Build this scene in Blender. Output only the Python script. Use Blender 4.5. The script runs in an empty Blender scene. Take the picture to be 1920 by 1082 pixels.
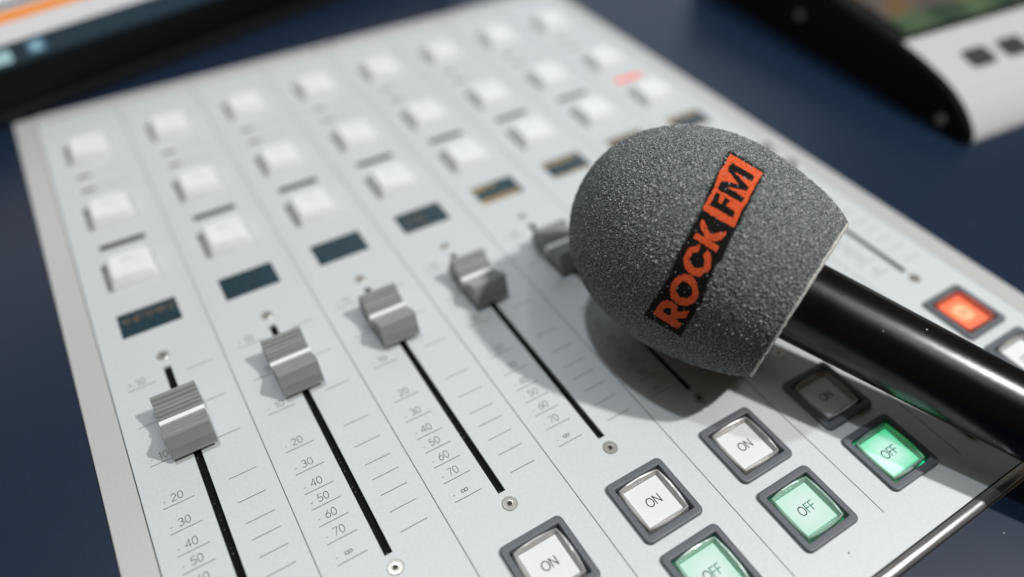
import bpy, bmesh, math, random
import numpy as np
from mathutils import Vector, Matrix
from mathutils.bvhtree import BVHTree

random.seed(7)
S = 0.001                      # everything below is written in millimetres
scene = bpy.context.scene
col = scene.collection

# ------------------------------------------------------------------ camera
cam_d = bpy.data.cameras.new("camera")
cam = bpy.data.objects.new("camera", cam_d)
col.objects.link(cam)
scene.camera = cam
CAM = Vector((58.532, -218.856, 213.319))
RT = Vector((0.852551, -0.522596, 0.007118))
DN = Vector((-0.365092, -0.605239, -0.707385))
FW = Vector((0.373985, 0.600483, -0.706792))
m = Matrix.Identity(4)
for i in range(3):
    m[i][0] = RT[i]; m[i][1] = -DN[i]; m[i][2] = -FW[i]; m[i][3] = CAM[i] * S
cam.matrix_world = m
cam_d.sensor_width = 36.0
cam_d.lens = 25.653
cam_d.clip_start = 0.005
cam_d.clip_end = 20.0
cam_d.dof.use_dof = True
cam_d.dof.focus_distance = 0.236
cam_d.dof.aperture_fstop = 2.6
cam_d.dof.aperture_blades = 0

# ------------------------------------------------------------------ room light
world = bpy.data.worlds.new("World")
scene.world = world
world.use_nodes = True
wbg = world.node_tree.nodes["Background"]
wbg.inputs[0].default_value = (1.0, 0.78, 0.52, 1)
wbg.inputs[1].default_value = 0.055

def area(name, loc, target, power, size, color, shape='DISK', size_y=None):
    d = bpy.data.lights.new(name, 'AREA')
    d.shape = shape
    d.size = size
    if size_y: d.size_y = size_y
    d.energy = power
    d.color = color
    o = bpy.data.objects.new(name, d)
    col.objects.link(o)
    o.location = Vector(loc) * S
    o.rotation_euler = (Vector(target) - Vector(loc)).to_track_quat('-Z', 'Y').to_euler()
    return o
area("desk_lamp", (745, -510, 1090), (200, -60, 0), 12.9, 0.05, (1.0, 0.98, 0.96))
area("ceiling_lamp", (10, 260, 1480), (180, -40, 0), 7.2, 0.06, (0.90, 0.96, 1.0))
tube = area("tube_light", (430, -420, 1400), (430, -420, 0), 3.0, 0.055, (0.95, 0.98, 1.0), 'RECTANGLE', 1.0)
tube.rotation_euler = (0, 0, math.atan2(0.87, 0.49) - math.pi / 2)
area("window_light", (900, 1350, 850), (250, 0, 0), 5.5, 1.9, (0.80, 0.91, 1.0), 'RECTANGLE', 0.9)

scene.view_settings.view_transform = 'Standard'
scene.view_settings.look = 'None'
scene.view_settings.exposure = 0.0
scene.view_settings.gamma = 1.0
scene.cycles.use_denoising = True

# ------------------------------------------------------------------ materials
def mat(name, color, rough=0.5, metal=0.0, spec=0.5, emis=None, estr=1.0, trans=0.0, ior=1.45, sheen=0.0, coat=0.0):
    M = bpy.data.materials.new(name)
    M.use_nodes = True
    b = M.node_tree.nodes["Principled BSDF"]
    b.inputs["Base Color"].default_value = (*color, 1)
    b.inputs["Roughness"].default_value = rough
    b.inputs["Metallic"].default_value = metal
    b.inputs["Specular IOR Level"].default_value = spec
    b.inputs["IOR"].default_value = ior
    b.inputs["Transmission Weight"].default_value = trans
    b.inputs["Sheen Weight"].default_value = sheen
    b.inputs["Coat Weight"].default_value = coat
    if emis:
        b.inputs["Emission Color"].default_value = (*emis, 1)
        b.inputs["Emission Strength"].default_value = estr
    return M

def nodes(M):
    nt = M.node_tree
    return nt, nt.nodes, nt.links, nt.nodes["Principled BSDF"]

def add_noise(M, scale, amount, detail=4.0, bump=0.0, bscale=None, bdist=0.0002, rvar=0.0, stretch=(1, 1, 1)):
    """colour grain of +-amount round the base colour, plus optional fine relief"""
    nt, N, L, b = nodes(M)
    tc = N.new("ShaderNodeTexCoord")
    mp = N.new("ShaderNodeMapping"); mp.inputs["Scale"].default_value = stretch
    L.new(tc.outputs["Object"], mp.inputs[0])
    nz = N.new("ShaderNodeTexNoise"); nz.inputs["Scale"].default_value = scale; nz.inputs["Detail"].default_value = detail
    L.new(mp.outputs[0], nz.inputs["Vector"])
    c = b.inputs["Base Color"].default_value
    rp = N.new("ShaderNodeMix"); rp.data_type = 'RGBA'
    rp.inputs[6].default_value = (*[v * (1 - amount) for v in c[:3]], 1)
    rp.inputs[7].default_value = (*[min(1, v * (1 + amount)) for v in c[:3]], 1)
    mr = N.new("ShaderNodeMapRange"); mr.inputs[1].default_value = 0.3; mr.inputs[2].default_value = 0.7
    L.new(nz.outputs["Fac"], mr.inputs[0]); L.new(mr.outputs[0], rp.inputs[0])
    L.new(rp.outputs[2], b.inputs["Base Color"])
    if rvar:
        r = b.inputs["Roughness"].default_value
        m2 = N.new("ShaderNodeMapRange"); m2.inputs[3].default_value = r - rvar; m2.inputs[4].default_value = r + rvar
        L.new(nz.outputs["Fac"], m2.inputs[0]); L.new(m2.outputs[0], b.inputs["Roughness"])
    if bump:
        n2 = N.new("ShaderNodeTexNoise"); n2.inputs["Scale"].default_value = bscale or scale; n2.inputs["Detail"].default_value = 3
        L.new(mp.outputs[0], n2.inputs["Vector"])
        bp = N.new("ShaderNodeBump"); bp.inputs["Strength"].default_value = bump; bp.inputs["Distance"].default_value = bdist
        L.new(n2.outputs["Fac"], bp.inputs["Height"]); L.new(bp.outputs[0], b.inputs["Normal"])
    return rp

def add_dust(M, scale, thr, color=(0.6, 0.62, 0.62), amount=0.6):
    """scattered light dust specks (voronoi cells with a tiny dot each)"""
    nt, N, L, b = nodes(M)
    prev = b.inputs["Base Color"].links[0].from_socket if b.inputs["Base Color"].is_linked else None
    tc = N.new("ShaderNodeTexCoord")
    v = N.new("ShaderNodeTexVoronoi"); v.inputs["Scale"].default_value = scale; v.inputs["Randomness"].default_value = 1
    L.new(tc.outputs["Object"], v.inputs["Vector"])
    lt = N.new("ShaderNodeMath"); lt.operation = 'LESS_THAN'; lt.inputs[1].default_value = thr
    L.new(v.outputs["Distance"], lt.inputs[0])
    sep = N.new("ShaderNodeSeparateColor"); L.new(v.outputs["Color"], sep.inputs[0])
    g = N.new("ShaderNodeMath"); g.operation = 'GREATER_THAN'; g.inputs[1].default_value = 0.55
    L.new(sep.outputs[0], g.inputs[0])
    mu = N.new("ShaderNodeMath"); mu.operation = 'MULTIPLY'; L.new(lt.outputs[0], mu.inputs[0]); L.new(g.outputs[0], mu.inputs[1])
    m3 = N.new("ShaderNodeMath"); m3.operation = 'MULTIPLY'; m3.inputs[1].default_value = amount; L.new(mu.outputs[0], m3.inputs[0])
    mx = N.new("ShaderNodeMix"); mx.data_type = 'RGBA'
    mx.inputs[7].default_value = (*color, 1)
    if prev: L.new(prev, mx.inputs[6])
    else: mx.inputs[6].default_value = b.inputs["Base Color"].default_value
    L.new(m3.outputs[0], mx.inputs[0]); L.new(mx.outputs[2], b.inputs["Base Color"])

M_panel = mat("painted_panel", (0.605, 0.632, 0.64), 0.54, metal=0.16, spec=0.45)
add_noise(M_panel, 900, 0.035, 3, bump=0.12, bscale=2600, bdist=0.00005)
add_dust(M_panel, 80, 0.018, (0.22, 0.21, 0.2), 0.5)
M_frame = mat("satin_aluminium_frame", (0.56, 0.56, 0.55), 0.42, metal=0.25, spec=0.4)
add_noise(M_frame, 1400, 0.05, 3, bump=0.1, bscale=2600, bdist=0.00005)
M_bar = mat("polished_aluminium", (0.78, 0.79, 0.80), 0.24, metal=0.9)
add_noise(M_bar, 160, 0.05, 3, rvar=0.03, stretch=(1, 6, 6))
M_gap = mat("dark_gap", (0.012, 0.013, 0.014), 0.7)
M_well = mat("switch_well_grey", (0.38, 0.37, 0.34), 0.6)
M_slot = mat("fader_slot_black", (0.0025, 0.003, 0.0035), 0.7, spec=0.15)
add_noise(M_slot, 500, 0.4, 3); add_dust(M_slot, 700, 0.14, (0.25, 0.26, 0.24), 0.5)
M_ink = mat("printed_ink", (0.12, 0.13, 0.14), 0.5)
M_ink_pale = mat("printed_ink_pale", (0.48, 0.49, 0.50), 0.5)
M_line = mat("divider_ink", (0.10, 0.105, 0.11), 0.5)
M_groove = mat("shallow_groove", (0.53, 0.545, 0.56), 0.5)
M_screw = mat("steel_screw", (0.60, 0.58, 0.54), 0.33, metal=0.75)
add_noise(M_screw, 900, 0.12, 3)
M_screw_dark = mat("screw_socket_dark", (0.05, 0.042, 0.03), 0.5, metal=0.5)
M_screw_ring = mat("screw_ring_brown", (0.36, 0.34, 0.31), 0.5)  # thin brown ring marking the gap round each screw head
M_bezel = mat("grey_plastic_bezel", (0.125, 0.135, 0.15), 0.40, spec=0.5)
add_noise(M_bezel, 1300, 0.10, 3, bump=0.25, bscale=2600, bdist=0.00006)
def clear_plastic(name, tint, milk):
    """hollow clear moulding: see-through wall with fresnel gloss and a touch of milkiness"""
    M = bpy.data.materials.new(name); M.use_nodes = True
    nt = M.node_tree; N = nt.nodes; L = nt.links
    N.clear()
    out = N.new("ShaderNodeOutputMaterial")
    tr = N.new("ShaderNodeBsdfTransparent"); tr.inputs[0].default_value = (*tint, 1)
    df = N.new("ShaderNodeBsdfDiffuse"); df.inputs[0].default_value = (*milk, 1)
    gl = N.new("ShaderNodeBsdfGlossy"); gl.inputs["Roughness"].default_value = 0.28
    fr = N.new("ShaderNodeFresnel"); fr.inputs[0].default_value = 1.6
    tc = N.new("ShaderNodeTexCoord"); nz = N.new("ShaderNodeTexNoise"); nz.inputs["Scale"].default_value = 140; nz.inputs["Detail"].default_value = 1
    L.new(tc.outputs["Object"], nz.inputs["Vector"])
    bp = N.new("ShaderNodeBump"); bp.inputs["Strength"].default_value = 0.05; bp.inputs["Distance"].default_value = 0.0006
    L.new(nz.outputs["Fac"], bp.inputs["Height"]); L.new(bp.outputs[0], gl.inputs["Normal"]); L.new(bp.outputs[0], fr.inputs["Normal"])
    m1 = N.new("ShaderNodeMixShader"); m1.inputs[0].default_value = 0.50
    L.new(tr.outputs[0], m1.inputs[1]); L.new(df.outputs[0], m1.inputs[2])
    m2 = N.new("ShaderNodeMixShader")
    fm = N.new("ShaderNodeMath"); fm.operation = 'MULTIPLY'; fm.inputs[1].default_value = 1.6; L.new(fr.outputs[0], fm.inputs[0])
    L.new(fm.outputs[0], m2.inputs[0]); L.new(m1.outputs[0], m2.inputs[1]); L.new(gl.outputs[0], m2.inputs[2])
    L.new(m2.outputs[0], out.inputs[0])
    return M
M_clear = clear_plastic("clear_plastic_cap", (0.93, 0.92, 0.90), (0.74, 0.73, 0.71))
M_clear_green = clear_plastic("clear_cap_green_glow", (0.55, 0.95, 0.75), (0.56, 0.77, 0.67))  # green lamp glow put into the clear cap's tint and milk colour
M_clear_red = clear_plastic("clear_cap_red_glow", (1.0, 0.42, 0.30), (0.75, 0.20, 0.12))  # red lamp glow painted into the clear cap the same way
M_label = mat("white_label_plate", (0.74, 0.755, 0.76), 0.45)
M_floor_pale = mat("dark_well_floor", (0.05, 0.048, 0.045), 0.5)
M_floor_green = mat("lit_green_well", (0.03, 0.08, 0.05), 0.4, emis=(0.01, 0.45, 0.17), estr=0.9)
M_floor_red = mat("lit_red_well", (0.6, 0.15, 0.08), 0.4, emis=(1.0, 0.09, 0.03), estr=1.3)
M_txt_dark = mat("button_lettering", (0.015, 0.016, 0.018), 0.5, spec=0.2)
M_txt_green = mat("green_button_lettering", (0.03, 0.20, 0.12), 0.4)
M_cap = mat("white_keycap", (0.77, 0.785, 0.795), 0.30, spec=0.5)
add_noise(M_cap, 300, 0.015, 2)
M_fader = mat("grey_fader_cap", (0.24, 0.25, 0.25), 0.45, metal=0.1, spec=0.4)
M_pointer = mat("white_pointer", (0.88, 0.90, 0.90), 0.35)
M_amber = mat("amber_dots", (0.30, 0.19, 0.06), 0.5, emis=(0.75, 0.50, 0.20), estr=0.9)
M_amber_dim = mat("amber_dots_dim", (0.20, 0.12, 0.05), 0.5, emis=(0.5, 0.28, 0.10), estr=0.12)
M_led_off = mat("indicator_dark", (0.012, 0.011, 0.009), 0.4, spec=0.3)
M_led_mid = mat("indicator_olive", (0.13, 0.12, 0.09), 0.4, spec=0.3)
M_led_red = mat("indicator_red_lit", (0.35, 0.05, 0.03), 0.5, spec=0.1, emis=(1.0, 0.05, 0.015), estr=0.9)

# lit label plates: the lamp behind them is strongest round the rim (green) or in the middle (red)
def lit_plate(name, base, e_mid, e_rim, inner, outer, strength):
    M = mat(name, base, 0.28)
    nt, N, L, b = nodes(M)
    tc = N.new("ShaderNodeTexCoord")
    sep = N.new("ShaderNodeSeparateXYZ"); L.new(tc.outputs["Object"], sep.inputs[0])
    ax = N.new("ShaderNodeMath"); ax.operation = 'ABSOLUTE'; L.new(sep.outputs[0], ax.inputs[0])
    ay = N.new("ShaderNodeMath"); ay.operation = 'ABSOLUTE'; L.new(sep.outputs[1], ay.inputs[0])
    px = N.new("ShaderNodeMath"); px.operation = 'POWER'; px.inputs[1].default_value = 3; L.new(ax.outputs[0], px.inputs[0])
    py = N.new("ShaderNodeMath"); py.operation = 'POWER'; py.inputs[1].default_value = 3; L.new(ay.outputs[0], py.inputs[0])
    ad = N.new("ShaderNodeMath"); ad.operation = 'ADD'; L.new(px.outputs[0], ad.inputs[0]); L.new(py.outputs[0], ad.inputs[1])
    rt = N.new("ShaderNodeMath"); rt.operation = 'POWER'; rt.inputs[1].default_value = 1 / 3; L.new(ad.outputs[0], rt.inputs[0])
    mr = N.new("ShaderNodeMapRange"); mr.interpolation_type = 'SMOOTHSTEP'
    mr.inputs[1].default_value = inner * S; mr.inputs[2].default_value = outer * S
    L.new(rt.outputs[0], mr.inputs[0])
    mx = N.new("ShaderNodeMix"); mx.data_type = 'RGBA'
    mx.inputs[6].default_value = (*e_mid, 1); mx.inputs[7].default_value = (*e_rim, 1)
    L.new(mr.outputs[0], mx.inputs[0]); L.new(mx.outputs[2], b.inputs["Emission Color"])
    b.inputs["Emission Strength"].default_value = strength
    return M
M_label_green = lit_plate("lit_green_label", (0.50, 0.54, 0.53), (0.26, 0.48, 0.38), (0.02, 0.40, 0.18), 2.0, 8.4, 0.85)
M_label_red = lit_plate("lit_red_label", (0.25, 0.08, 0.05), (1.0, 0.60, 0.32), (1.0, 0.17, 0.07), 2.2, 5.2, 1.0)

M_glass = mat("display_glass", (0.018, 0.042, 0.056), 0.2, spec=0.4)  # blue-grey reflection on the glass put into its base colour
add_noise(M_glass, 600, 0.3, 3)

M_desk = mat("navy_laminate", (0.006, 0.017, 0.040), 0.38, spec=0.5)
add_noise(M_desk, 2200, 0.30, 2, bump=0.10, bscale=1800, bdist=0.00005)
add_dust(M_desk, 120, 0.035, (0.45, 0.5, 0.5), 0.5)

M_black = mat("black_plastic", (0.0035, 0.004, 0.004), 0.5, spec=0.14)
M_charcoal = mat("charcoal_plastic", (0.012, 0.013, 0.013), 0.4, spec=0.3)
M_shell = mat("pale_grey_shell", (0.52, 0.52, 0.52), 0.35)
M_sscrew = mat("dull_screw", (0.22, 0.21, 0.19), 0.5, metal=0.3)
M_key = mat("dark_rubber_key", (0.03, 0.034, 0.036), 0.5)

# foam: dark grey grain, the glint of lit grain tips painted as pale flecks
M_foam = mat("grey_foam", (0.11, 0.12, 0.122), 0.75, spec=0.35, sheen=0.18)
nt, N, L, b = nodes(M_foam)
b.inputs["Sheen Roughness"].default_value = 0.4
b.inputs["Sheen Tint"].default_value = (0.85, 0.9, 0.9, 1)
tc = N.new("ShaderNodeTexCoord")
nz = N.new("ShaderNodeTexNoise"); nz.inputs["Scale"].default_value = 1800; nz.inputs["Detail"].default_value = 3; nz.inputs["Roughness"].default_value = 0.6
L.new(tc.outputs["Object"], nz.inputs["Vector"])
cr = N.new("ShaderNodeValToRGB")
e = cr.color_ramp.elements
e[0].position = 0.34; e[0].color = (0.028, 0.031, 0.032, 1)
e[1].position = 0.72; e[1].color = (0.62, 0.64, 0.64, 1)
q = e.new(0.51); q.color = (0.158, 0.171, 0.174, 1)
q = e.new(0.62); q.color = (0.36, 0.38, 0.38, 1)
at = N.new("ShaderNodeAttribute"); at.attribute_name = "fleck"
fx = N.new("ShaderNodeMix"); fx.data_type = 'RGBA'; fx.inputs[7].default_value = (0.66, 0.67, 0.66, 1)
fm = N.new("ShaderNodeMath"); fm.operation = 'MULTIPLY'; fm.inputs[1].default_value = 0.95; L.new(at.outputs["Fac"], fm.inputs[0])
L.new(nz.outputs["Fac"], cr.inputs[0]); L.new(cr.outputs[0], fx.inputs[6]); L.new(fm.outputs[0], fx.inputs[0]); L.new(fx.outputs[2], b.inputs["Base Color"])
n2 = N.new("ShaderNodeTexVoronoi"); n2.inputs["Scale"].default_value = 2300
L.new(tc.outputs["Object"], n2.inputs["Vector"])
iv = N.new("ShaderNodeMath"); iv.operation = 'SUBTRACT'; iv.inputs[0].default_value = 1.0; L.new(n2.outputs["Distance"], iv.inputs[1])
bp = N.new("ShaderNodeBump"); bp.inputs["Strength"].default_value = 1.0; bp.inputs["Distance"].default_value = 0.0005
L.new(iv.outputs[0], bp.inputs["Height"]); L.new(bp.outputs[0], b.inputs["Normal"])
M_foam_cut = mat("foam_cut_lit_tone", (0.50, 0.49, 0.46), 0.9, sheen=0.3)  # brightness of the lit cut edge put into a paler colour
add_noise(M_foam_cut, 1800, 0.35, 3, bump=0.6, bscale=2000, bdist=0.0003)
M_tag_black = mat("black_print", (0.011, 0.011, 0.010), 0.85, spec=0.15)
M_tag_orange = mat("orange_print", (0.74, 0.120, 0.038), 0.85, spec=0.15)

M_handle = mat("black_satin_enamel", (0.0022, 0.0024, 0.0026), 0.23, spec=0.6)
nt, N, L, b = nodes(M_handle)
tc = N.new("ShaderNodeTexCoord")
nz = N.new("ShaderNodeTexNoise"); nz.inputs["Scale"].default_value = 3200; nz.inputs["Detail"].default_value = 2
L.new(tc.outputs["Object"], nz.inputs["Vector"])
bp = N.new("ShaderNodeBump"); bp.inputs["Strength"].default_value = 0.45; bp.inputs["Distance"].default_value = 0.00008
L.new(nz.outputs["Fac"], bp.inputs["Height"]); L.new(bp.outputs[0], b.inputs["Normal"])
add_dust(M_handle, 170, 0.05, (0.5, 0.5, 0.48), 0.8)

# ------------------------------------------------------------------ mesh helpers
def link(name, me, m, parent=None, smooth=False):
    o = bpy.data.objects.new(name, me)
    for k in (m if isinstance(m, (list, tuple)) else [m]):
        me.materials.append(k)
    if smooth:
        for p in me.polygons: p.use_smooth = True
    col.objects.link(o)
    if parent: o.parent = parent
    return o

def from_bm(name, bm, m, parent=None, smooth=False, loc=None):
    bmesh.ops.recalc_face_normals(bm, faces=bm.faces)
    me = bpy.data.meshes.new(name)
    for v in bm.verts: v.co *= S
    bm.to_mesh(me); bm.free()
    o = link(name, me, m, parent, smooth)
    if loc: o.location = Vector(loc) * S
    return o

def box(bm, x0, x1, y0, y1, z0, z1, bevel=0.0, seg=2):
    vs = [bm.verts.new((x, y, z)) for z in (z0, z1) for y in (y0, y1) for x in (x0, x1)]
    fs = [(0, 2, 3, 1), (4, 5, 7, 6), (0, 1, 5, 4), (2, 6, 7, 3), (0, 4, 6, 2), (1, 3, 7, 5)]
    F = [bm.faces.new([vs[i] for i in f]) for f in fs]
    if bevel:
        ed = {e for f in F for e in f.edges}
        bmesh.ops.bevel(bm, geom=list(ed), offset=bevel, segments=seg, affect='EDGES', profile=0.5)
    return F

def rect(bm, x0, x1, y0, y1, z):
    vs = [bm.verts.new(p) for p in ((x0, y0, z), (x1, y0, z), (x1, y1, z), (x0, y1, z))]
    return bm.faces.new(vs)

def rrect_loop(hx, hy, r, n=5):
    pts = []
    for cx, cy, a0 in ((hx - r, hy - r, 0), (-hx + r, hy - r, 90), (-hx + r, -hy + r, 180), (hx - r, -hy + r, 270)):
        for i in range(n + 1):
            a = math.radians(a0 + 90 * i / n)
            pts.append((cx + r * math.cos(a), cy + r * math.sin(a)))
    return pts

def loft(bm, loops, close_ends=(False, False), ring=False):
    """loops: list of lists of 3D points with equal counts"""
    V = [[bm.verts.new(p) for p in lp] for lp in loops]
    n = len(V[0])
    rng = range(len(V)) if ring else range(len(V) - 1)
    for i in rng:
        a, b2 = V[i], V[(i + 1) % len(V)]
        for j in range(n):
            bm.faces.new((a[j], a[(j + 1) % n], b2[(j + 1) % n], b2[j]))
    if close_ends[0]: bm.faces.new(V[0][::-1])
    if close_ends[1]: bm.faces.new(V[-1])
    return V

def extrude_profile(bm, prof, x0, x1):
    """closed polygon prof of (y,z) swept along x"""
    a = [bm.verts.new((x0, y, z)) for y, z in prof]
    c = [bm.verts.new((x1, y, z)) for y, z in prof]
    n = len(prof)
    for j in range(n): bm.faces.new((a[j], a[(j + 1) % n], c[(j + 1) % n], c[j]))
    bm.faces.new(a[::-1]); bm.faces.new(c)

_txt = {}
def text_mesh(s, size):
    if (s, size) not in _txt:
        c = bpy.data.curves.new("lettering", 'FONT')
        c.body = s; c.size = size; c.align_x = 'LEFT'; c.offset = -0.0
        c.resolution_u = 3
        o = bpy.data.objects.new("tmp", c); col.objects.link(o)
        dg = bpy.context.evaluated_depsgraph_get()
        me = bpy.data.meshes.new_from_object(o.evaluated_get(dg))
        bpy.data.objects.remove(o); bpy.data.curves.remove(c)
        _txt[(s, size)] = me
    return _txt[(s, size)]

def stroke(bm, pts, w, z, closed=False):
    """thin flat pen stroke through pts"""
    n = len(pts)
    idx = range(n) if closed else range(n - 1)
    for i in idx:
        a = Vector(pts[i]); b2 = Vector(pts[(i + 1) % n])
        d = (b2 - a)
        if d.length < 1e-6: continue
        d.normalize(); nn = Vector((-d.y, d.x)) * w / 2
        e0 = a - d * w * 0.35; e1 = b2 + d * w * 0.35
        vs = [bm.verts.new((p.x, p.y, z)) for p in (e0 - nn, e1 - nn, e1 + nn, e0 + nn)]
        bm.faces.new(vs)

def arc(cx, cy, rx, ry, a0, a1, n=16):
    return [(cx + rx * math.cos(math.radians(a0 + (a1 - a0) * i / n)), cy + ry * math.sin(math.radians(a0 + (a1 - a0) * i / n))) for i in range(n + 1)]

# light single-stroke sans lettering, glyph height 1
G = {
 '0': [arc(.3, .5, .28, .5, 0, 360, 20)],
 '1': [[(.12, .80), (.34, 1.0), (.34, 0)]],
 '2': [arc(.30, .72, .26, .28, 165, -35, 10) + [(.04, 0), (.60, 0)]],
 '3': [arc(.28, .75, .25, .25, 150, -90, 10), arc(.28, .26, .29, .26, 90, -150, 10)],
 '4': [[(.46, 0), (.46, 1), (.0, .28), (.62, .28)]],
 '5': [[(.54, 1), (.12, 1), (.08, .56)] + arc(.27, .32, .29, .30, 120, -150, 12)],
 '6': [[(.48, 1), (.14, .56)] + arc(.30, .32, .27, .31, 150, 510, 18)],
 '7': [[(.02, 1), (.58, 1), (.18, 0)]],
 'O': [arc(.42, .5, .41, .5, 0, 360, 28)],
 'N': [[(.0, 0), (.0, 1), (.66, 0), (.66, 1)]],
 'F': [[(.0, 0), (.0, 1), (.48, 1)], [(.0, .52), (.44, .52)]],
 '-': [[(.02, .36), (.22, .36)]],
 '+': [[(.0, .45), (.4, .45)], [(.2, .25), (.2, .65)]],
 '8': [arc(.24, .36, .22, .19, 0, 360, 14), arc(.68, .36, .22, .19, 0, 360, 14)],
}
ADV = {'0': .74, '1': .62, '2': .76, '3': .74, '4': .76, '5': .74, '6': .74, '7': .74, 'O': 1.04, 'N': .92, 'F': .66, '-': .52, '+': .6, '8': .95, ' ': .3}
def write(bm, s, x, y, h, w, z, sx=1.0):
    for ch in s:
        for pl in G.get(ch, []):
            stroke(bm, [(x + px * h * sx, y + py * h) for px, py in pl], w, z)
        x += ADV[ch] * h * sx
    return x
def width(s, h, sx=1.0): return sum(ADV[c] for c in s) * h * sx

# ------------------------------------------------------------------ desk (setting)
bm = bmesh.new()
for q in ((-1300, 9.2, -700, 1500), (350.8, 1700, -700, 1500), (9.2, 350.8, -700, -200.7), (9.2, 350.8, 205.2, 1500)):
    box(bm, *q, -33, -1.0)
desk = from_bm("desk", bm, M_desk); desk["kind"] = "structure"

# ------------------------------------------------------------------ mixing console
console = bpy.data.objects.new("mixing_console", None); col.objects.link(console)
console.location = Vector((180, 4, -3)) * S
console["label"] = "flat white mixing console with fader rows and square buttons on the navy desk"
console["category"] = "mixing console"
CO = Vector((180, 4, -3))
def cpart(name, bm, m, loc=(0, 0, 0), smooth=False, parent=None):
    o = from_bm(name, bm, m, parent or console, smooth)
    o.location = (Vector(loc) - (CO if parent is None else Vector((0, 0, 0)))) * S
    return o

CH = [40 * i for i in range(1, 9)]
ROWS = (157.0, 99.0, 54.2)           # upper white buttons
ON_Y, OFF_Y = -143.1, -170.6
FADER_Y = {40: -37.8, 80: -32.3, 120: -29.3, 160: -29.4, 200: -30.9, 240: -33.0, 280: -36.0, 320: -34.0}

# face plate with real openings
holes = []
for x in CH:
    holes.append((x - 1.35, x + 1.35, -115.3, -6.2, 'slot'))
    holes.append((x - 11.3, x + 11.3, 15.8, 29.9, 'disp'))
    for y in ROWS: holes.append((x - 11.2, x + 9.9, y - 9.0, y + 9.0, 'cap'))
    holes.append((x - 9.3, x + 9.3, ON_Y - 9.3, ON_Y + 9.3, 'sw'))
    holes.append((x - 9.3, x + 9.3, OFF_Y - 9.3, OFF_Y + 9.3, 'sw'))
PX0, PX1, PY0, PY1 = 20.0, 340.0, -196.2, 195.0
xs = sorted({PX0, PX1} | {h[0] for h in holes} | {h[1] for h in holes})
ys = sorted({PY0, PY1} | {h[2] for h in holes} | {h[3] for h in holes})
bm = bmesh.new()
vt = {}
def gv(i, j, z=0.0):
    k = (i, j, z)
    if k not in vt: vt[k] = bm.verts.new((xs[i], ys[j], z))
    return vt[k]
ZB = -2.6
def inside(i, j):
    if i < 0 or j < 0 or i >= len(xs) - 1 or j >= len(ys) - 1: return True
    cx, cy = (xs[i] + xs[i + 1]) / 2, (ys[j] + ys[j + 1]) / 2
    return any(h[0] < cx < h[1] and h[2] < cy < h[3] for h in holes)
for i in range(len(xs) - 1):
    for j in range(len(ys) - 1):
        if inside(i, j): continue
        bm.faces.new((gv(i, j), gv(i + 1, j), gv(i + 1, j + 1), gv(i, j + 1)))
        for (di, dj, a, c) in ((-1, 0, (i, j), (i, j + 1)), (1, 0, (i + 1, j + 1), (i + 1, j)), (0, -1, (i + 1, j), (i, j)), (0, 1, (i, j + 1), (i + 1, j + 1))):
            if inside(i + di, j + dj):
                bm.faces.new((gv(*a), gv(*c), gv(*c, ZB), gv(*a, ZB)))
cpart("face_plate", bm, M_panel)

bm = bmesh.new(); box(bm, 10.2, 349.8, -199.2, 204.3, -3.0, -2.65)
cpart("base_tray", bm, M_gap)

# frame rails
bm = bmesh.new(); box(bm, 9.5, 19.6, -196.4, 204.9, -2.6, 0.0, 0.35)
cpart("side_rail", bm, M_frame)
bm = bmesh.new(); box(bm, 340.4, 350.5, -196.4, 204.9, -2.6, 0.0, 0.35)
cpart("side_rail", bm, M_frame)
bm = bmesh.new(); box(bm, 19.8, 340.2, 195.3, 204.9, -2.6, 0.45, 0.4)
cpart("back_rail", bm, M_frame)
# rounded front bar
bm = bmesh.new()
prof = [(-196.7, -2.9), (-196.7, 0.05)] + [(-198.0 - 2.3 * math.sin(math.radians(a)), -1.2 + 1.5 * math.cos(math.radians(a))) for a in range(0, 91, 10)] + [(-200.4, -2.9)]
extrude_profile(bm, prof, 9.5, 350.5)
bar = cpart("front_bar", bm, M_bar)

# divider lines printed between the channels, and two tiny frame screws at the back
for k in range(1, 8):
    x = 20 + 40 * k
    bm = bmesh.new(); rect(bm, x - 0.16, x + 0.16, -184.4, 195, 0.02)
    cpart("divider_line", bm, M_line)
    bm = bmesh.new(); rect(bm, x - 2.5, x - 2.15, 8, 194.5, 0.02); rect(bm, x + 2.15, x + 2.5, 8, 194.5, 0.02)
    cpart("channel_groove", bm, M_groove)
def hexscrew(name, x, y, r, m=M_screw):
    bm = bmesh.new()
    n = 36
    def ring(rad, z, hexa=False):
        out = []
        for i in range(n):
            a = 2 * math.pi * i / n
            rr = rad
            if hexa:
                aa = (a % (math.pi / 3)) - math.pi / 6
                rr = rad * math.cos(math.pi / 6) / math.cos(aa)
            out.append((rr * math.cos(a), rr * math.sin(a), z))
        return out
    loft(bm, [ring(r, 0.01), ring(r, 0.10), ring(r - 0.15, 0.22), ring(r * 0.5, 0.24), ring(r * 0.36, 0.20, True), ring(r * 0.34, 0.03, True)], (False, True))
    o = cpart(name, bm, [m, M_screw_dark], (x, y, 0))
    for p in o.data.polygons:
        c = p.center
        if math.hypot(c.x, c.y) < r * 0.40 * S: p.material_index = 1
    o.rotation_euler.z = random.uniform(0, 1)
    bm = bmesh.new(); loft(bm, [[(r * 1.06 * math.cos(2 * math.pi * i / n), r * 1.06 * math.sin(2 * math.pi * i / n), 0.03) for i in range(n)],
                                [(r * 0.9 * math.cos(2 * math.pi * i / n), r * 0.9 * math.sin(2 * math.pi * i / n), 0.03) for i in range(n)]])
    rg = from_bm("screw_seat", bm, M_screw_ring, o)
    return o
for x in CH:
    hexscrew("screw", x, 0.0, 2.25); hexscrew("screw", x, -120.1, 2.5)
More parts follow.
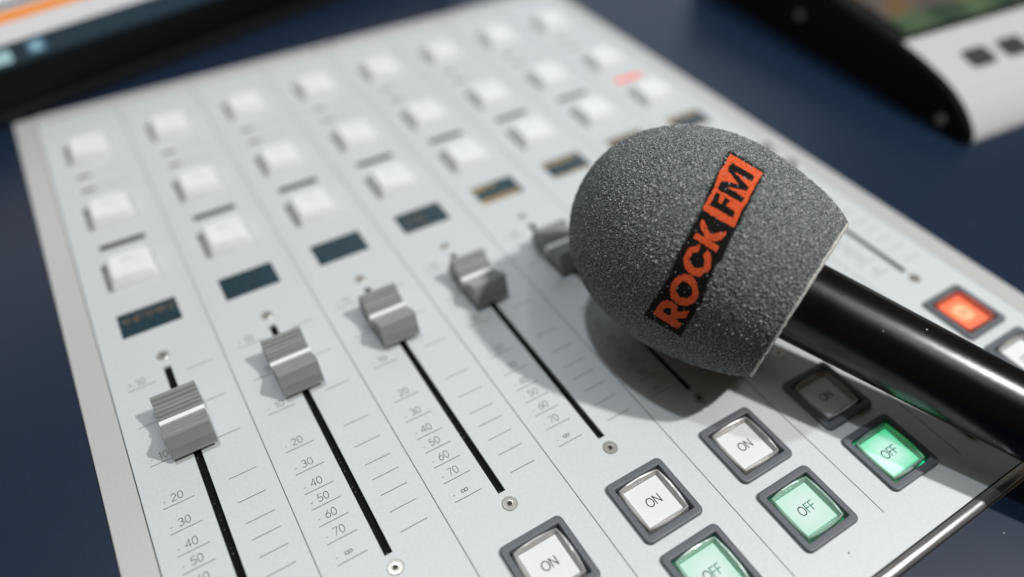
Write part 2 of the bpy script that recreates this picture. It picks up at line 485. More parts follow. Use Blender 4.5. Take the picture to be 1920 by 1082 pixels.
for x in (176.0, 186.0):
    bm = bmesh.new()
    loft(bm, [[(1.6 * math.cos(t * math.pi / 8), 1.6 * math.sin(t * math.pi / 8), z) for t in range(16)] for z in (0.45, 0.7)], (False, True))
    cpart("frame_screw", bm, M_led_mid, (x, 200, 0))

# scales
TICKS = [(-11.4, '+10'), (-29.6, '0'), (-47.2, '-10'), (-65.1, '-20'), (-75.0, '-30'), (-83.3, '-40'), (-89.6, '-50'), (-96.2, '-60'), (-103.0, '-70'), (-110.8, '-8')]
for x in CH:
    bm = bmesh.new()
    for y, s in TICKS:
        rect(bm, -14.8, -5.0, y - 0.14, y + 0.14, 0.02); rect(bm, 6.0, 15.3, y - 0.14, y + 0.14, 0.02)
        body = s.replace('-', '').replace('+', '')
        h = 2.75
        if s[0] in '+-': write(bm, s[0], -14.2, y + 1.35, h, 0.22, 0.02)
        xs0 = -11.7 if len(body) == 2 else (-9.2 if body == '0' else -11.3)
        write(bm, body, xs0, y + 1.45, h, 0.24, 0.02, 0.98)
    cpart("fader_scale", bm, M_ink, (x, 0, 0))

# fader slots
for x in CH:
    bm = bmesh.new(); rect(bm, -1.35, 1.35, -115.3, -6.2, -1.3)
    cpart("fader_slot", bm, M_slot, (x, 0, 0))
M_fline = M_pointer
def fader_profile():
    top = []
    # back shoulder down into the saddle with fine finger ridges, then up again
    n = 8
    def zc(y):
        t = min(1.0, abs(y) / 7.9)
        return 6.9 + 4.5 * t ** 1.35
    ys_ = np.linspace(9.2, 0.75, n)
    out = [(12.6, 2.2), (9.8, 10.8), (9.2, 11.4)]
    for i in range(1, n):
        y0, y1 = ys_[i - 1], ys_[i]
        out.append((y0 - 0.18 * (y0 - y1), zc(y0) - 0.02)); out.append((y0 - 0.62 * (y0 - y1), zc(y1) - 0.34)); out.append((y0 - 0.86 * (y0 - y1), zc(y1) - 0.30)); out.append((y1, zc(y1)))
    half = out
    other = [(-y, z) for y, z in out[::-1]]
    return half, other
half, other = fader_profile()
me_cache = {}
def make_fader(x, y):
    bm = bmesh.new()
    extrude_profile(bm, half + other + [(-11.6, 2.2), (-11.2, 3.0), (11.2, 3.0), (11.6, 2.2)], -7.4, 7.4)
    o = cpart("fader_knob", bm, M_fader, (x, y, 0))
    md = o.modifiers.new("bevel", 'BEVEL'); md.width = 0.0001; md.segments = 1; md.limit_method = 'ANGLE'; md.angle_limit = math.radians(50)
    bm = bmesh.new(); box(bm, -7.52, 7.52, -0.85, 0.85, 3.0, 7.6, 0.12, 1)
    from_bm("pointer_line", bm, M_pointer, o)
    bm = bmesh.new(); box(bm, -0.9, 0.9, -4.5, 4.5, -1.2, 3.4)
    from_bm("stem", bm, M_slot, o)
    return o
for x in CH: make_fader(x, FADER_Y[x])

# brushed streaks on the fader caps run along x
nt, N, L, b = nodes(M_fader)
tc = N.new("ShaderNodeTexCoord"); mp = N.new("ShaderNodeMapping"); mp.inputs["Scale"].default_value = (14, 900, 500)
L.new(tc.outputs["Object"], mp.inputs[0])
nz = N.new("ShaderNodeTexNoise"); nz.inputs["Scale"].default_value = 1; nz.inputs["Detail"].default_value = 4; L.new(mp.outputs[0], nz.inputs["Vector"])
nf = N.new("ShaderNodeTexNoise"); nf.inputs["Scale"].default_value = 3500; L.new(tc.outputs["Object"], nf.inputs["Vector"])
mm = N.new("ShaderNodeMath"); mm.operation = 'MULTIPLY_ADD'; mm.inputs[1].default_value = 0.35; L.new(nf.outputs["Fac"], mm.inputs[0]); L.new(nz.outputs["Fac"], mm.inputs[2])
cr = N.new("ShaderNodeValToRGB"); cr.color_ramp.elements[0].position = 0.45; cr.color_ramp.elements[0].color = (0.20, 0.21, 0.21, 1)
cr.color_ramp.elements[1].position = 0.90; cr.color_ramp.elements[1].color = (0.34, 0.35, 0.345, 1)
L.new(mm.outputs[0], cr.inputs[0]); L.new(cr.outputs[0], b.inputs["Base Color"])

# ---- ON / OFF switches
def brighter(M, k):
    """copy of a lit material with its emission scaled"""
    N = M.copy(); N.node_tree.nodes["Principled BSDF"].inputs["Emission Strength"].default_value *= k
    return N
M_floor_green1 = brighter(M_floor_green, 2.2); M_label_green1 = brighter(M_label_green, 1.8)
M_floor_green0 = brighter(M_floor_green, 0.6); M_label_green0 = brighter(M_label_green, 0.72)
def make_switch(x, y, word, state, label):
    root = bpy.data.objects.new("push_button", None); col.objects.link(root); root.parent = console
    root.location = (Vector((x, y, 0)) - CO) * S
    root["label"] = label
    bm = bmesh.new()
    lp = lambda hx, hy, r, z: [(px, py, z) for px, py in rrect_loop(hx, hy, r, 6)]
    loft(bm, [lp(11.35, 11.65, 2.0, 0.0), lp(11.32, 11.62, 2.0, 0.85), lp(11.2, 11.5, 1.95, 1.15), lp(10.85, 11.15, 1.7, 1.32), lp(10.75, 11.05, 1.65, 1.33), lp(9.4, 9.35, 0.6, 1.33), lp(9.32, 9.25, 0.55, 1.32), lp(9.15, 9.05, 0.5, 1.18), lp(9.05, 8.95, 0.45, 0.7), lp(9.05, 8.95, 0.45, -2.3)])
    bz = from_bm("bezel", bm, M_bezel, root, True)
    GF, GL = {280: (M_floor_green1, M_label_green1), 240: (M_floor_green1, M_label_green1)}.get(x, (M_floor_green0, M_label_green0))  # sixth and seventh lamps boosted to strengthen the green reflection on the handle
    fl = {'off': M_floor_pale, 'green': GF, 'red': M_floor_red}[state]
    bm = bmesh.new(); rect(bm, -9.0, 9.0, -8.9, 8.9, -2.2)
    from_bm("well_floor", bm, fl, root)
    # clear cap: a dished frame of acrylic round the label plate, pillow-shaped in plan
    def pil(hx, hy, bulge, z, n=9):
        out = []
        cs = [(hx, hy), (-hx, hy), (-hx, -hy), (hx, -hy)]
        for k in range(4):
            ax, ay = cs[k]; cx, cy = cs[(k + 1) % 4]
            for i in range(n):
                t = (i + 0.5) / n
                t = 0.5 - 0.5 * math.cos(math.pi * t) if i in (0, n - 1) else t
                px, py = ax + (cx - ax) * t, ay + (cy - ay) * t
                bl = bulge * (1 - (2 * t - 1) ** 2)
                if k % 2 == 0: py += bl if k == 0 else -bl
                else: px += -bl if k == 1 else bl
                out.append((px, py, z))
        return out
    rnd = random.Random(int(x * 3 + y))
    def jit(lp_, a): return [(p[0] + rnd.uniform(-a, a), p[1] + rnd.uniform(-a, a), p[2] + rnd.uniform(-a, a) * 0.6) for p in lp_]
    bm = bmesh.new()
    loft(bm, [pil(6.85, 7.0, 0.05, -1.9), pil(6.85, 7.0, 0.05, 0.12), jit(pil(7.15, 7.3, 0.15, 0.75), 0.10), jit(pil(7.4, 7.5, 0.45, 1.5), 0.06),
              pil(7.65, 7.6, 0.75, 1.65), pil(7.9, 7.85, 0.82, 1.35), pil(8.15, 8.05, 0.75, -0.2), pil(8.25, 8.15, 0.6, -1.9)], ring=True)
    cm = {'off': M_clear, 'green': M_clear_green, 'red': M_clear_red}[state]
    cap = from_bm("clear_cap", bm, cm, root, False); cap.location.x = -0.25 * S
    bm = bmesh.new(); box(bm, -6.75, 6.75, -6.9, 6.9, -2.0, 0.10, 0.12, 1)
    lab = from_bm("label_plate", bm, {'off': M_label, 'green': GL, 'red': M_label_red}[state], root); lab.location.x = -0.25 * S
    h = 2.95
    bm = bmesh.new(); w = width(word, h) - 0.25 * h
    write(bm, word, -w / 2 + 0.1, -h / 2 - 0.1, h, 0.34, 0.135)
    from_bm("lettering", bm, {'off': M_txt_dark, 'green': M_txt_green, 'red': M_txt_green}[state], lab)
    return root
names = ["first", "second", "third", "fourth", "fifth", "sixth", "seventh", "eighth"]
for i, x in enumerate(CH):
    last = i == 7
    make_switch(x, ON_Y, "ON", 'red' if last else 'off', "red lit button" if last else "unlit clear ON button")
    make_switch(x, OFF_Y, "OFF", 'off' if last else 'green', "unlit clear OFF button" if last else "green lit OFF button")

# ---- upper white keycaps
def keycap_mesh():
    bm = bmesh.new()
    lp = lambda hx, hy, r, z, dy=0: [(px, py + dy, z) for px, py in rrect_loop(hx, hy, r, 4)]
    loft(bm, [lp(9.6, 8.9, 1.2, -2.3), lp(9.6, 8.9, 1.2, 0.2), lp(9.3, 8.6, 1.2, 1.0), lp(8.1, 7.6, 1.4, 4.2, 0.5), lp(7.7, 7.2, 1.4, 4.75, 0.6), lp(7.0, 6.6, 1.2, 4.85, 0.6), lp(4.0, 3.8, 1.0, 4.45, 0.6), lp(1.5, 1.5, .6, 4.35, .6)], (False, True))
    return bm
for x in CH:
    for r, y in enumerate(ROWS):
        bm = keycap_mesh()
        k = cpart("keycap", bm, M_cap, (x, y, 0), True)
        bm = bmesh.new(); rect(bm, -11.1, 9.8, -8.95, 8.95, -2.55)
        from_bm("well", bm, M_well, k)
        if x < 260:
            bm = bmesh.new()
            xx = -2.6
            for q in range(5):
                w = 0.8; rect(bm, xx, xx + w * 0.75, 2.6, 3.6, 4.62); xx += 1.05
            from_bm("legend", bm, M_ink_pale, k)
    # indicator bar between the two lower rows
    lit = x == 320
    bm = bmesh.new(); box(bm, -9.4, 9.4, -1.55, 1.55, 0.0, 0.28, 0.1, 1)
    o = cpart("indicator_bar", bm, M_led_red if lit else M_led_off, (x, 75.2, 0))
    if lit: o["label"] = "glowing red indicator bar"
    # two small indicators with printed rules beside them
    for yy in (135.0, 122.4):
        bm = bmesh.new(); box(bm, -3.1, 3.1, -1.0, 1.0, 0.0, 0.25, 0.1, 1)
        cpart("small_indicator", bm, M_led_mid, (x - 6.2, yy, 0))
        bm = bmesh.new(); rect(bm, -16.5, -10.4, yy - 0.25, yy + 0.25, 0.02)
        rect(bm, -2.0, 16.0, yy - 0.2, yy + 0.2, 0.02)
        for q in range(7): rect(bm, -1.0 + q * 1.9, 0.2 + q * 1.9, yy + 1.0, yy + 2.6, 0.02)
        cpart("printed_legend", bm, M_ink_pale, (x, 0, 0))

# ---- dot-matrix windows
def dots(bm, rnd, x0, x1, y0, rows, dens, pitch=0.72, size=0.5):
    x = x0
    c = 0
    while x < x1:
        if c % 6 != 5:
            for r in range(rows):
                if rnd.random() < dens:
                    rect(bm, x, x + size, y0 + r * pitch, y0 + r * pitch + size, 0.03)
        x += pitch; c += 1
for x in CH:
    bm = bmesh.new(); box(bm, -11.25, 11.25, -7.0, 7.0, -2.4, -0.55)
    o = cpart("display_window", bm, M_glass, (x, 22.85, 0))
    rnd = random.Random(x)
    bm = bmesh.new()
    if x == 40: dots(bm, rnd, -9.8, 10.2, 1.2, 5, 0.42); m_ = M_amber_dim
    elif x in (80, 120): bm.free(); continue
    elif x == 160: dots(bm, rnd, -7.6, 3.5, -1.6, 7, 0.30); dots(bm, rnd, -10.6, 1, -6.2, 3, 0.35); m_ = M_amber_dim
    elif x == 200: dots(bm, rnd, -10.9, 2.0, 3.6, 4, 0.7); dots(bm, rnd, -10.9, 9.5, -6.8, 6, 0.75); m_ = M_amber
    else: dots(bm, rnd, -10.9, 10.6, 3.6, 4, 0.75); dots(bm, rnd, -10.9, 10.6, -6.8, 3, 0.75); m_ = M_amber
    me_o = from_bm("amber_text", bm, m_, o); me_o.location.z = -0.55 * S
bm = bmesh.new()
loft(bm, [[(0.3 * math.cos(t * math.pi / 4) * (1.2 if t % 3 else .8), 0.3 * math.sin(t * math.pi / 4), z) for t in range(8)] for z in (0.01, 0.12)], (False, True))
cpart("ink_spot", bm, M_ink, (199.7, -187.8, 0))

# ------------------------------------------------------------------ microphone
mic = bpy.data.objects.new("microphone", None); col.objects.link(mic)
MB = Vector((230.997, -124.159, 37.446))
mic.location = Vector((231, -124, 0)) * S
mic["label"] = "handheld microphone with grey foam windscreen and black handle lying across the white console"
mic["category"] = "microphone"
def frame(a):
    a = Vector(a).normalized()
    e1 = a.cross(Vector((0, 0, 1))).normalized()
    return a, e1, a.cross(e1)
A, E1, E2 = frame((0.37454, -0.91825, -0.12859))
FP = np.array([(0, 29.9), (3.8, 32.0), (7.7, 33.7), (15.2, 36.0), (22.4, 37.6), (29.3, 38.8), (36, 39.4), (42.3, 39.3), (48.4, 38.6), (54.2, 37.3), (59.6, 35.5), (64.6, 33.2), (69.3, 30.3), (73.6, 26.9), (77.4, 22.9), (80.6, 18.1), (83.2, 12.4), (84.9, 5.6), (85.3, 0)])
# dense surface of revolution with a grainy relief
d_ = np.r_[0, np.cumsum(np.hypot(np.diff(FP[:, 0]), np.diff(FP[:, 1])))]
def catmull(t, X, Y):
    """C1 cubic hermite through the control points"""
    mdx = np.gradient(Y, X)
    i = np.clip(np.searchsorted(X, t, side='right') - 1, 0, len(X) - 2)
    h = X[i + 1] - X[i]; u = (t - X[i]) / h
    return (2*u**3-3*u**2+1)*Y[i] + (u**3-2*u**2+u)*h*mdx[i] + (-2*u**3+3*u**2)*Y[i+1] + (u**3-u**2)*h*mdx[i+1]
NS, NP = 400, 780
tt = np.linspace(0, d_[-1], NS)
ss = catmull(tt, d_, FP[:, 0]); rr = np.maximum(catmull(tt, d_, FP[:, 1]), 0); rr[-1] = 0
ds, dr = np.gradient(ss, tt), np.gradient(rr, tt)
nl = np.hypot(ds, dr); n_s, n_r = -dr / nl, ds / nl
ph = np.linspace(0, 2 * np.pi, NP, endpoint=False)
rng = np.random.default_rng(3)
def blur(a, k):
    for _ in range(k):
        a = (a + np.roll(a, 1, 0) + np.roll(a, -1, 0)) / 3; a = (a + np.roll(a, 1, 1) + np.roll(a, -1, 1)) / 3
    return a / a.std()
disp = 0.115 * np.clip(rng.normal(size=(NS, NP)), -2.5, 2.5) + 0.05 * blur(rng.normal(size=(NS, NP)), 1) + 0.02 * blur(rng.normal(size=(NS, NP)), 14)
fleck = (rng.random((NS, NP)) < 0.012).astype(float) * rng.uniform(0.4, 1.0, (NS, NP))
fleck = np.maximum(fleck, 0.62 * np.maximum(np.maximum(np.roll(fleck, 1, 0), np.roll(fleck, -1, 0)), np.maximum(np.roll(fleck, 1, 1), np.roll(fleck, -1, 1))))
disp += 0.55 * fleck
disp[-6:] *= 0.2
a_, e1_, e2_ = (np.array(v) for v in (A, E1, E2))
radial = np.cos(ph)[None, :, None] * e1_ + np.sin(ph)[None, :, None] * e2_
base = np.array(MB)
P = base - a_ * (ss[:, None, None] + n_s[:, None, None] * disp[:, :, None]) + radial * (rr[:, None, None] + n_r[:, None, None] * disp[:, :, None])
# the soft foam flattens a little where it rests on the console
P[:, :, 2] = np.where(P[:, :, 2] < 1.5, 0.35 + np.maximum(P[:, :, 2] + 4, 0) * 0.2, P[:, :, 2])
V = P.reshape(-1, 3)
VS = (base - a_ * ss[:, None, None] + radial * rr[:, None, None]).reshape(-1, 3)   # the same form without its grain
I = np.arange(NS - 1)[:, None] * NP; J = np.arange(NP)[None, :]; J2 = (J + 1) % NP
F4 = np.stack([I + J, I + J2, I + NP + J2, I + NP + J], -1).reshape(-1, 4)
me = bpy.data.meshes.new("foam_windscreen")
org = np.array([231., -124., 0.])
me.from_pydata(((V - org) * S).tolist(), [], F4.tolist()); me.update()
at = me.attributes.new("fleck", 'FLOAT', 'POINT'); at.data.foreach_set("value", fleck.reshape(-1).astype(np.float32))
foam = link("foam_windscreen", me, M_foam, mic, True)

# lint: a few pale fibres caught on the foam
bm = bmesh.new()
lr = random.Random(11)
for _ in range(26):
    i = lr.randrange(10, NS - 90); j = lr.randrange(NP)
    p = Vector(P[i, j]); nn_ = (Vector(radial[0, j]) * n_r[i] - A * n_s[i]).normalized()
    t = nn_.cross(Vector((lr.uniform(-1, 1), lr.uniform(-1, 1), lr.uniform(-1, 1)))).normalized()
    q0 = p + nn_ * 0.25; ln = lr.uniform(0.5, 1.8); w = 0.07
    pts_ = [q0, q0 + t * ln * 0.5 + nn_ * lr.uniform(0.1, 0.5), q0 + t * ln + nn_ * lr.uniform(0.0, 0.6)]
    sd = nn_.cross(t) * w
    loft(bm, [[c + sd - Vector(org), c + nn_ * w - Vector(org), c - sd - Vector(org)] for c in pts_], (True, True))
M_lint = mat("pale_lint", (0.7, 0.7, 0.68), 0.8)
lint = from_bm("lint", bm, M_lint, mic); lint["kind"] = "stuff"

# cut base of the foam: annulus whose lit rim is painted pale
bm = bmesh.new()
n = 200
def fring(s, r, jit=0.0):
    out = []
    for i in range(n):
        t = 2 * math.pi * i / n
        p = MB + A * (s + random.uniform(-jit, jit)) + (E1 * math.cos(t) + E2 * math.sin(t)) * (r + random.uniform(-jit, jit))
        if p.z < 0.4: p.z = 0.4
        out.append(p - Vector(org))
    return out
loft(bm, [fring(-0.9, 29.6), fring(0.0, 30.15, 0.12), fring(0.55, 29.9, 0.14), fring(0.7, 28.9, 0.1), fring(0.4, 26), fring(0.2, 20), fring(-1.0, 15.6), fring(-4.0, 14.6)])
from_bm("foam_base", bm, M_foam_cut, mic, True)

# handle: tapered barrel, closed with a connector collar
KH = 1.035                      # barrel sits a little low in the foam socket
HB = CAM + (Vector((231.35, -123.815, 37.49)) - CAM) * KH
HA, H1, H2 = frame((0.39494, -0.91227, -0.10853))
bm = bmesh.new()
n = 96
prof = [(-20, 14.3), (0, 14.47), (60, 12.73), (120, 11.0), (165, 9.7), (167, 9.5), (167.3, 9.0), (168.3, 9.0), (168.6, 9.5), (184, 9.5), (184.6, 9.2), (184.6, 7.8), (178, 7.6)]
loft(bm, [[HB + HA * s + (H1 * math.cos(2 * math.pi * i / n) + H2 * math.sin(2 * math.pi * i / n)) * r * KH - Vector(org) for i in range(n)] for s, r in prof], (True, True))
handle = from_bm("handle", bm, M_handle, mic, True)

# printed sleeve mark: ragged black strip with orange lettering, laid on the foam
ART = {"R_out":[[-17.98,-23.55],[-16.68,-21.58],[-15.84,-20.31],[-14.71,-19.46],[-13.3,-19.12],[-11.89,-19.52],[-10.62,-20.45],[-10.14,-21.58],[-10.25,-22.9],[-6.39,-22.51],[-7.09,-23.97],[-7.52,-24.76],[-11.04,-24.99],[-8.93,-26.51],[-9.49,-27.5],[-10.14,-28.29],[-14.71,-25.53]],"R_in":[[-14.85,-22.71],[-14.29,-21.86],[-13.44,-21.44],[-12.31,-21.77],[-11.97,-22.71],[-12.31,-23.55],[-12.96,-24.12]],"O_out":[[-7.8,-10.78],[-6.11,-11.14],[-4.7,-12.27],[-3.99,-13.82],[-3.43,-16.36],[-3.71,-18.33],[-4.7,-19.74],[-6.25,-20.65],[-7.94,-20.96],[-9.63,-20.65],[-11.18,-19.6],[-12.17,-18.19],[-12.59,-16.22],[-12.31,-14.39],[-11.47,-12.84],[-9.91,-11.43]],"O_in":[[-7.94,-12.92],[-6.81,-13.68],[-5.68,-14.81],[-5.4,-16.36],[-5.63,-17.63],[-6.81,-18.67],[-7.94,-18.19],[-9.35,-18.28],[-10.34,-16.92],[-10.68,-15.66],[-10.2,-14.53],[-9.07,-13.54]],"C":[[-2.86,-1.7],[-3.29,-1.36],[-4.13,-1.92],[-5.68,-2.2],[-7.24,-3.25],[-7.66,-4.66],[-8.36,-5.93],[-8.17,-7.48],[-7.52,-9.03],[-6.53,-10.44],[-5.12,-11.43],[-3.43,-11.71],[-2.3,-11.14],[-1.88,-10.3],[-0.89,-10.3],[-0.18,-9.59],[0.58,-7.9],[0.58,-6.21],[0.38,-4.37],[-0.33,-3.53],[-0.66,-2.82],[-0.89,-3.81],[-1.74,-4.37],[-1.88,-5.08],[-1.51,-6.49],[-1.6,-8.46],[-2.86,-8.89],[-4.56,-8.89],[-5.4,-8.32],[-6.11,-7.05],[-6.39,-5.78],[-5.4,-4.23],[-3.57,-3.9]],"K":[[-4.18,2.26],[-1.91,1.07],[-1.2,0.65],[-1.67,1.72],[-2.87,4.22],[-2.63,6.01],[-2.09,6.73],[-1.2,5.12],[-0.48,3.33],[0.47,1.72],[1.07,1.96],[2.67,2.26],[5.47,2.74],[5.23,1.72],[3.57,0.06],[1.78,-0.42],[0.47,-0.36],[3.27,-2.21],[2.08,-3.82],[-5.07,0.65]],"frame":[[6.62,27.48],[17.05,21.36],[14.65,17.27],[12.68,13.6],[12.68,12.75],[10.71,10.22],[7.74,3.87],[2.81,6.69],[-2.27,9.79],[0.98,15.57],[3.37,22.06],[4.64,23.61]],"F":[[2.3,15.35],[3.51,14.59],[2.89,11.91],[3.99,11.49],[4.84,13.6],[6.7,12.61],[5.4,10.84],[8.31,8.86],[7.55,6.89],[-0.01,11.2]],"M":[[7.04,24.6],[14.37,20.37],[13.67,18.54],[8.11,21.55],[12.54,16.84],[11.83,15.57],[5.63,16.84],[11.21,13.46],[10.14,11.77],[2.53,16.28],[3.94,18.82],[9.44,17.69],[5.63,22.2]],"banner":[[6.43,28.53],[17.74,21.62],[16.08,18.52],[13.1,12.56],[8.93,4.22],[7.44,1.84],[4.16,-5.9],[1.78,-8.28],[-2.09,-19.0],[-9.24,-30.92],[-20.85,-24.07],[-13.11,-11.86],[-8.94,-2.33],[-2.39,9.59],[-0.01,16.14],[2.97,22.09]]}
def inpoly(X, Y, poly):
    r = np.zeros(X.shape, bool); n = len(poly)
    for i in range(n):
        x0, y0 = poly[i]; x1, y1 = poly[(i + 1) % n]
        if y0 == y1: continue
        c = ((y0 > Y) != (y1 > Y)) & (X < (x1 - x0) * (Y - y0) / (y1 - y0) + x0)
        r ^= c
    return r
cell = 0.14
gx = np.arange(-22, 19, cell); gy = np.arange(-32, 30, cell)
GX, GY = np.meshgrid(gx, gy)
jx = 0.10 * blur(rng.normal(size=GX.shape), 1); jy = 0.10 * blur(rng.normal(size=GX.shape), 1)
Xc, Yc = GX + cell / 2 + jx, GY + cell / 2 + jy
ip = lambda k, x=Xc, y=Yc: inpoly(x, y, ART[k])
orange = (ip("R_out") & ~ip("R_in")) | (ip("O_out") & ~ip("O_in")) | ip("C") | ip("K") | (ip("frame") & ~ip("F") & ~ip("M"))
ragged = 0.16 + 0.018 * np.clip(GY + 30, 0, 60) / 1.0 * 0.3
banner = inpoly(GX + ragged * rng.normal(size=GX.shape), GY + ragged * rng.normal(size=GX.shape), ART["banner"])
# worn flecks: dark pinholes in the orange low down, foam showing through higher up
h = (GY + 30) / 58
blot = blur(rng.normal(size=GX.shape), 1)
pin = (blot > 1.75)
orange &= ~(pin & (rng.random(GX.shape) > h * 0.6))
gone = (rng.random(GX.shape) < 0.012 + 0.06 * np.clip(h, 0, 1) ** 1.4) & (h > 0.15)
bt = BVHTree.FromPolygons([tuple(v) for v in VS.tolist()], F4.tolist())
AR = RT; AU = -DN; AF = FW
AC = Vector((204.421, -102.993, 60.706)); PAD = AC - (AC - CAM)
rnd_h = rng.normal(size=(97, 89))
idx = {}
verts = []; faces = []; mats = []
ny, nx = GX.shape
def vert(i, j):
    k = (i, j)
    if k not in idx:
        tgt = AC + AR * (-22 + j * cell) + AU * (-32 + i * cell)
        d = (tgt - PAD).normalized()
        loc, nrm, _, _ = bt.ray_cast(PAD, d)
        if loc is None: idx[k] = None
        else:
            idx[k] = len(verts); verts.append((loc - d * (0.42 + 0.06 * rnd_h[i % 97, j % 89])))
    return idx[k]
# AC is the centre of the artwork plane
for i in range(ny):
    for j in range(nx):
        if gone[i, j] or not (banner[i, j] or orange[i, j]): continue
        q = [vert(i, j), vert(i, j + 1), vert(i + 1, j + 1), vert(i + 1, j)]
        if None in q: continue
        faces.append(q); mats.append(1 if orange[i, j] else 0)
me = bpy.data.meshes.new("printed_logo")
me.from_pydata([tuple((v - Vector(org)) * S) for v in verts], [], faces)
me.materials.append(M_tag_black); me.materials.append(M_tag_orange)
me.polygons.foreach_set("material_index", mats); me.update()
lo = bpy.data.objects.new("printed_logo", me); col.objects.link(lo); lo.parent = mic
lo["label"] = "black strip printed ROCK FM in orange letters"

# ------------------------------------------------------------------ monitor behind the console
mon = bpy.data.objects.new("computer_monitor", None); col.objects.link(mon)
mon.location = Vector((3.3, 206.7, -1)) * S
mon.rotation_euler.z = math.atan2(0.27, 1.0)
mon["label"] = "black framed computer monitor showing a white window with an orange bar, standing behind the console"
mon["category"] = "monitor"
def mpart(name, f, m, parent=mon):
    bm = bmesh.new(); f(bm); return from_bm(name, bm, m, parent)
MX0, MX1, MZ1 = -190, 330, 175
bez = mpart("bezel", lambda bm: (box(bm, MX0, MX1, 0, 28, 6.5, 26.0, 0.8), box(bm, MX0, MX0 + 22, 0, 28, 26.01, MZ1, 0.8), box(bm, MX1 - 22, MX1, 0, 28, 26.01, MZ1, 0.8), box(bm, MX0 + 22.01, MX1 - 22.01, 0, 28, MZ1 - 20, MZ1, 0.8)), M_black)
mpart("lower_lip", lambda bm: box(bm, MX0, MX1, -2.0, 30, 0.05, 6.3, 0.8), M_charcoal)
mpart("back_shell", lambda bm: box(bm, MX0 + 3, MX1 - 3, 28.01, 46, 10, MZ1 - 4, 3), M_black)
sx0, sx1 = MX0 + 22.05, MX1 - 22.05
M_scr = mat("screen_white", (0.05, 0.05, 0.05), 0.3, emis=(0.60, 0.60, 0.61), estr=1.0)
M_task = mat("screen_taskbar", (0.004, 0.004, 0.004), 0.5, emis=(0.010, 0.030, 0.040), estr=1.0)
nt, N, L, b = nodes(M_task)
tc = N.new("ShaderNodeTexCoord"); sp = N.new("ShaderNodeSeparateXYZ"); L.new(tc.outputs["Object"], sp.inputs[0])
cr = N.new("ShaderNodeMapRange"); cr.inputs[1].default_value = 0.02; cr.inputs[2].default_value = 0.30; L.new(sp.outputs[0], cr.inputs[0])
mx = N.new("ShaderNodeMix"); mx.data_type = 'RGBA'; mx.inputs[6].default_value = (0.010, 0.026, 0.036, 1); mx.inputs[7].default_value = (0.010, 0.035, 0.07, 1)
L.new(cr.outputs[0], mx.inputs[0]); L.new(mx.outputs[2], b.inputs["Emission Color"])
M_org = mat("screen_orange", (0.05, 0.03, 0.02), 0.3, emis=(0.80, 0.27, 0.05), estr=1.0)
M_gry = mat("screen_grey", (0.05, 0.05, 0.05), 0.3, emis=(0.22, 0.22, 0.23), estr=1.0)
M_ico = mat("screen_icon_pale", (0.05, 0.05, 0.05), 0.3, emis=(0.30, 0.50, 0.50), estr=1.0)
M_ic2 = mat("screen_icon_blue", (0.05, 0.05, 0.05), 0.3, emis=(0.08, 0.20, 0.32), estr=1.0)
scr = mpart("screen", lambda bm: box(bm, sx0, sx1, 3.0, 4.0, 26.0, MZ1 - 20.05), M_scr)
mpart("taskbar", lambda bm: box(bm, sx0, sx1, 2.7, 2.95, 26.05, 37.6), M_task, scr)
mpart("orange_bar", lambda bm: box(bm, sx0, sx1, 2.7, 2.95, 47.3, 52.6), M_org, scr)
mpart("grey_bar", lambda bm: box(bm, sx0, sx1, 2.7, 2.95, 53.6, 56.6), M_gry, scr)
mpart("task_icon", lambda bm: box(bm, 12.5, 21, 2.3, 2.6, 28.6, 34.8), M_ico, scr)
mpart("task_icon", lambda bm: box(bm, 30, 38, 2.3, 2.6, 29.5, 35.5), M_ic2, scr)
mpart("task_icon", lambda bm: box(bm, 32, 35.5, 2.0, 2.25, 31, 34), M_ico, scr)

# ------------------------------------------------------------------ desktop controller on the right
ctl = bpy.data.objects.new("desktop_controller", None); col.objects.link(ctl)
ctl.location = Vector((429.5, -69.5, -1)) * S
ctl.rotation_euler.z = math.radians(-4.5)
ctl["label"] = "pale grey control unit with black side and colour screen, right of the console"
ctl["category"] = "control unit"
def gpart(name, f, m, parent=ctl, smooth=False):
    bm = bmesh.new(); f(bm); return from_bm(name, bm, m, parent, smooth)
GP = [(0, 0.3), (0.0, 2.5), (2.5, 6.5), (6.5, 10.5), (12, 14.8), (20, 19.2), (30, 22.8), (44, 26.2), (60, 29.0)]
def ztop(y):
    for (a, za), (c, zc_) in zip(GP, GP[1:]):
        if y <= c: return za + (zc_ - za) * (y - a) / (c - a)
    return 29.0 + (y - 60) * 0.115
prof = GP + [(230, ztop(230)), (230, 0.3)]
gpart("side_cheek", lambda bm: extrude_profile(bm, [(y, z + (1.2 if z > 1 else 0)) for y, z in prof], -1.5, 3.5), M_black)
prof_c = [(y, z) for y, z in prof]
gpart("shell", lambda bm: extrude_profile(bm, prof_c, 3.52, 200), M_shell)
gpart("side_cheek", lambda bm: extrude_profile(bm, [(y, z + (1.2 if z > 1 else 0)) for y, z in prof], 200.02, 205), M_black)
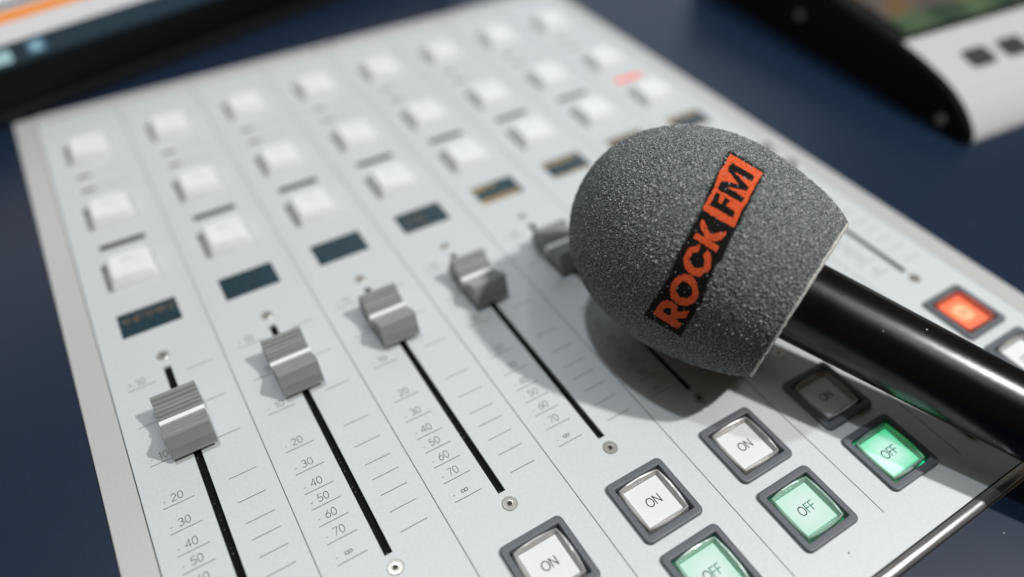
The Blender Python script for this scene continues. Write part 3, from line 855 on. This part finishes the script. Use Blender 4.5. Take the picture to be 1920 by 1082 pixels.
# screen block with dark surround
def slab(bm, x0, x1, y0, y1, up, th=0.6):
    vs = []
    for z in (up - th, up):
        for (x, y) in ((x0, y0), (x1, y0), (x1, y1), (x0, y1)): vs.append(bm.verts.new((x, y, ztop(y) + z)))
    for f in ((3, 2, 1, 0), (4, 5, 6, 7), (0, 1, 5, 4), (1, 2, 6, 5), (2, 3, 7, 6), (3, 0, 4, 7)): bm.faces.new([vs[i] for i in f])
gpart("screen_surround", lambda bm: slab(bm, 3.6, 196, 61.0, 225, 0.7), M_black)
gpart("edge_trim", lambda bm: slab(bm, 3.7, 9.0, 61.2, 224, 1.3, 0.5), M_charcoal)
M_pic = mat("screen_picture", (0.02, 0.02, 0.02), 0.2, emis=(0.1, 0.1, 0.05), estr=1.0)
nt, N, L, b = nodes(M_pic)
tc = N.new("ShaderNodeTexCoord"); nz = N.new("ShaderNodeTexNoise"); nz.inputs["Scale"].default_value = 28; nz.inputs["Detail"].default_value = 2
L.new(tc.outputs["Object"], nz.inputs["Vector"])
cr = N.new("ShaderNodeValToRGB"); e = cr.color_ramp.elements
e[0].position = 0.32; e[0].color = (0.045, 0.045, 0.05, 1); e[1].position = 0.66; e[1].color = (0.28, 0.15, 0.06, 1)
q = e.new(0.45); q.color = (0.16, 0.12, 0.10, 1); q = e.new(0.56); q.color = (0.20, 0.105, 0.04, 1)
L.new(nz.outputs["Fac"], cr.inputs[0])
sp = N.new("ShaderNodeSeparateXYZ"); L.new(tc.outputs["Object"], sp.inputs[0])
mr = N.new("ShaderNodeMapRange"); mr.inputs[1].default_value = 0.077; mr.inputs[2].default_value = 0.086; mr.interpolation_type = 'SMOOTHSTEP'; L.new(sp.outputs[1], mr.inputs[0])
gn = N.new("ShaderNodeValToRGB"); gn.color_ramp.elements[0].position = 0.4; gn.color_ramp.elements[0].color = (0.015, 0.055, 0.028, 1)
gn.color_ramp.elements[1].position = 0.58; gn.color_ramp.elements[1].color = (0.12, 0.19, 0.09, 1); L.new(nz.outputs["Fac"], gn.inputs[0])
mx = N.new("ShaderNodeMix"); mx.data_type = 'RGBA'; L.new(mr.outputs[0], mx.inputs[0]); L.new(gn.outputs[0], mx.inputs[6]); L.new(cr.outputs[0], mx.inputs[7])
L.new(mx.outputs[2], b.inputs["Emission Color"]); b.inputs["Emission Strength"].default_value = 0.7
gpart("screen", lambda bm: slab(bm, 13, 188, 65.5, 218, 0.95, 0.2), M_pic)
def keyb(bm, cx, cy):
    vs = []
    lps = []
    for h_, z in ((1.0, 0.0), (1.0, 0.9), (0.8, 1.4)):
        lps.append([(cx + px * h_, cy + py * h_, ztop(cy + py) + z) for px, py in rrect_loop(9.4, 6.2, 2.6, 4)])
    loft(bm, lps, (False, True))
for cx in (38, 66, 94, 122, 150):
    gpart("key", lambda bm: keyb(bm, cx, 36), M_key)
for yy, zz in ((129, 17.5), (18, 6.0)):
    bm = bmesh.new()
    loft(bm, [[(xx, yy + r_ * math.cos(t * math.pi / 12), zz + r_ * math.sin(t * math.pi / 12)) for t in range(24)] for xx, r_ in ((-1.52, 2.9), (-2.1, 2.9), (-2.4, 2.2))], (False, True))
    from_bm("side_screw", bm, M_sscrew, ctl)
gpart("foot", lambda bm: box(bm, 60, 190, 6, 12, 0.02, 0.29), M_black)
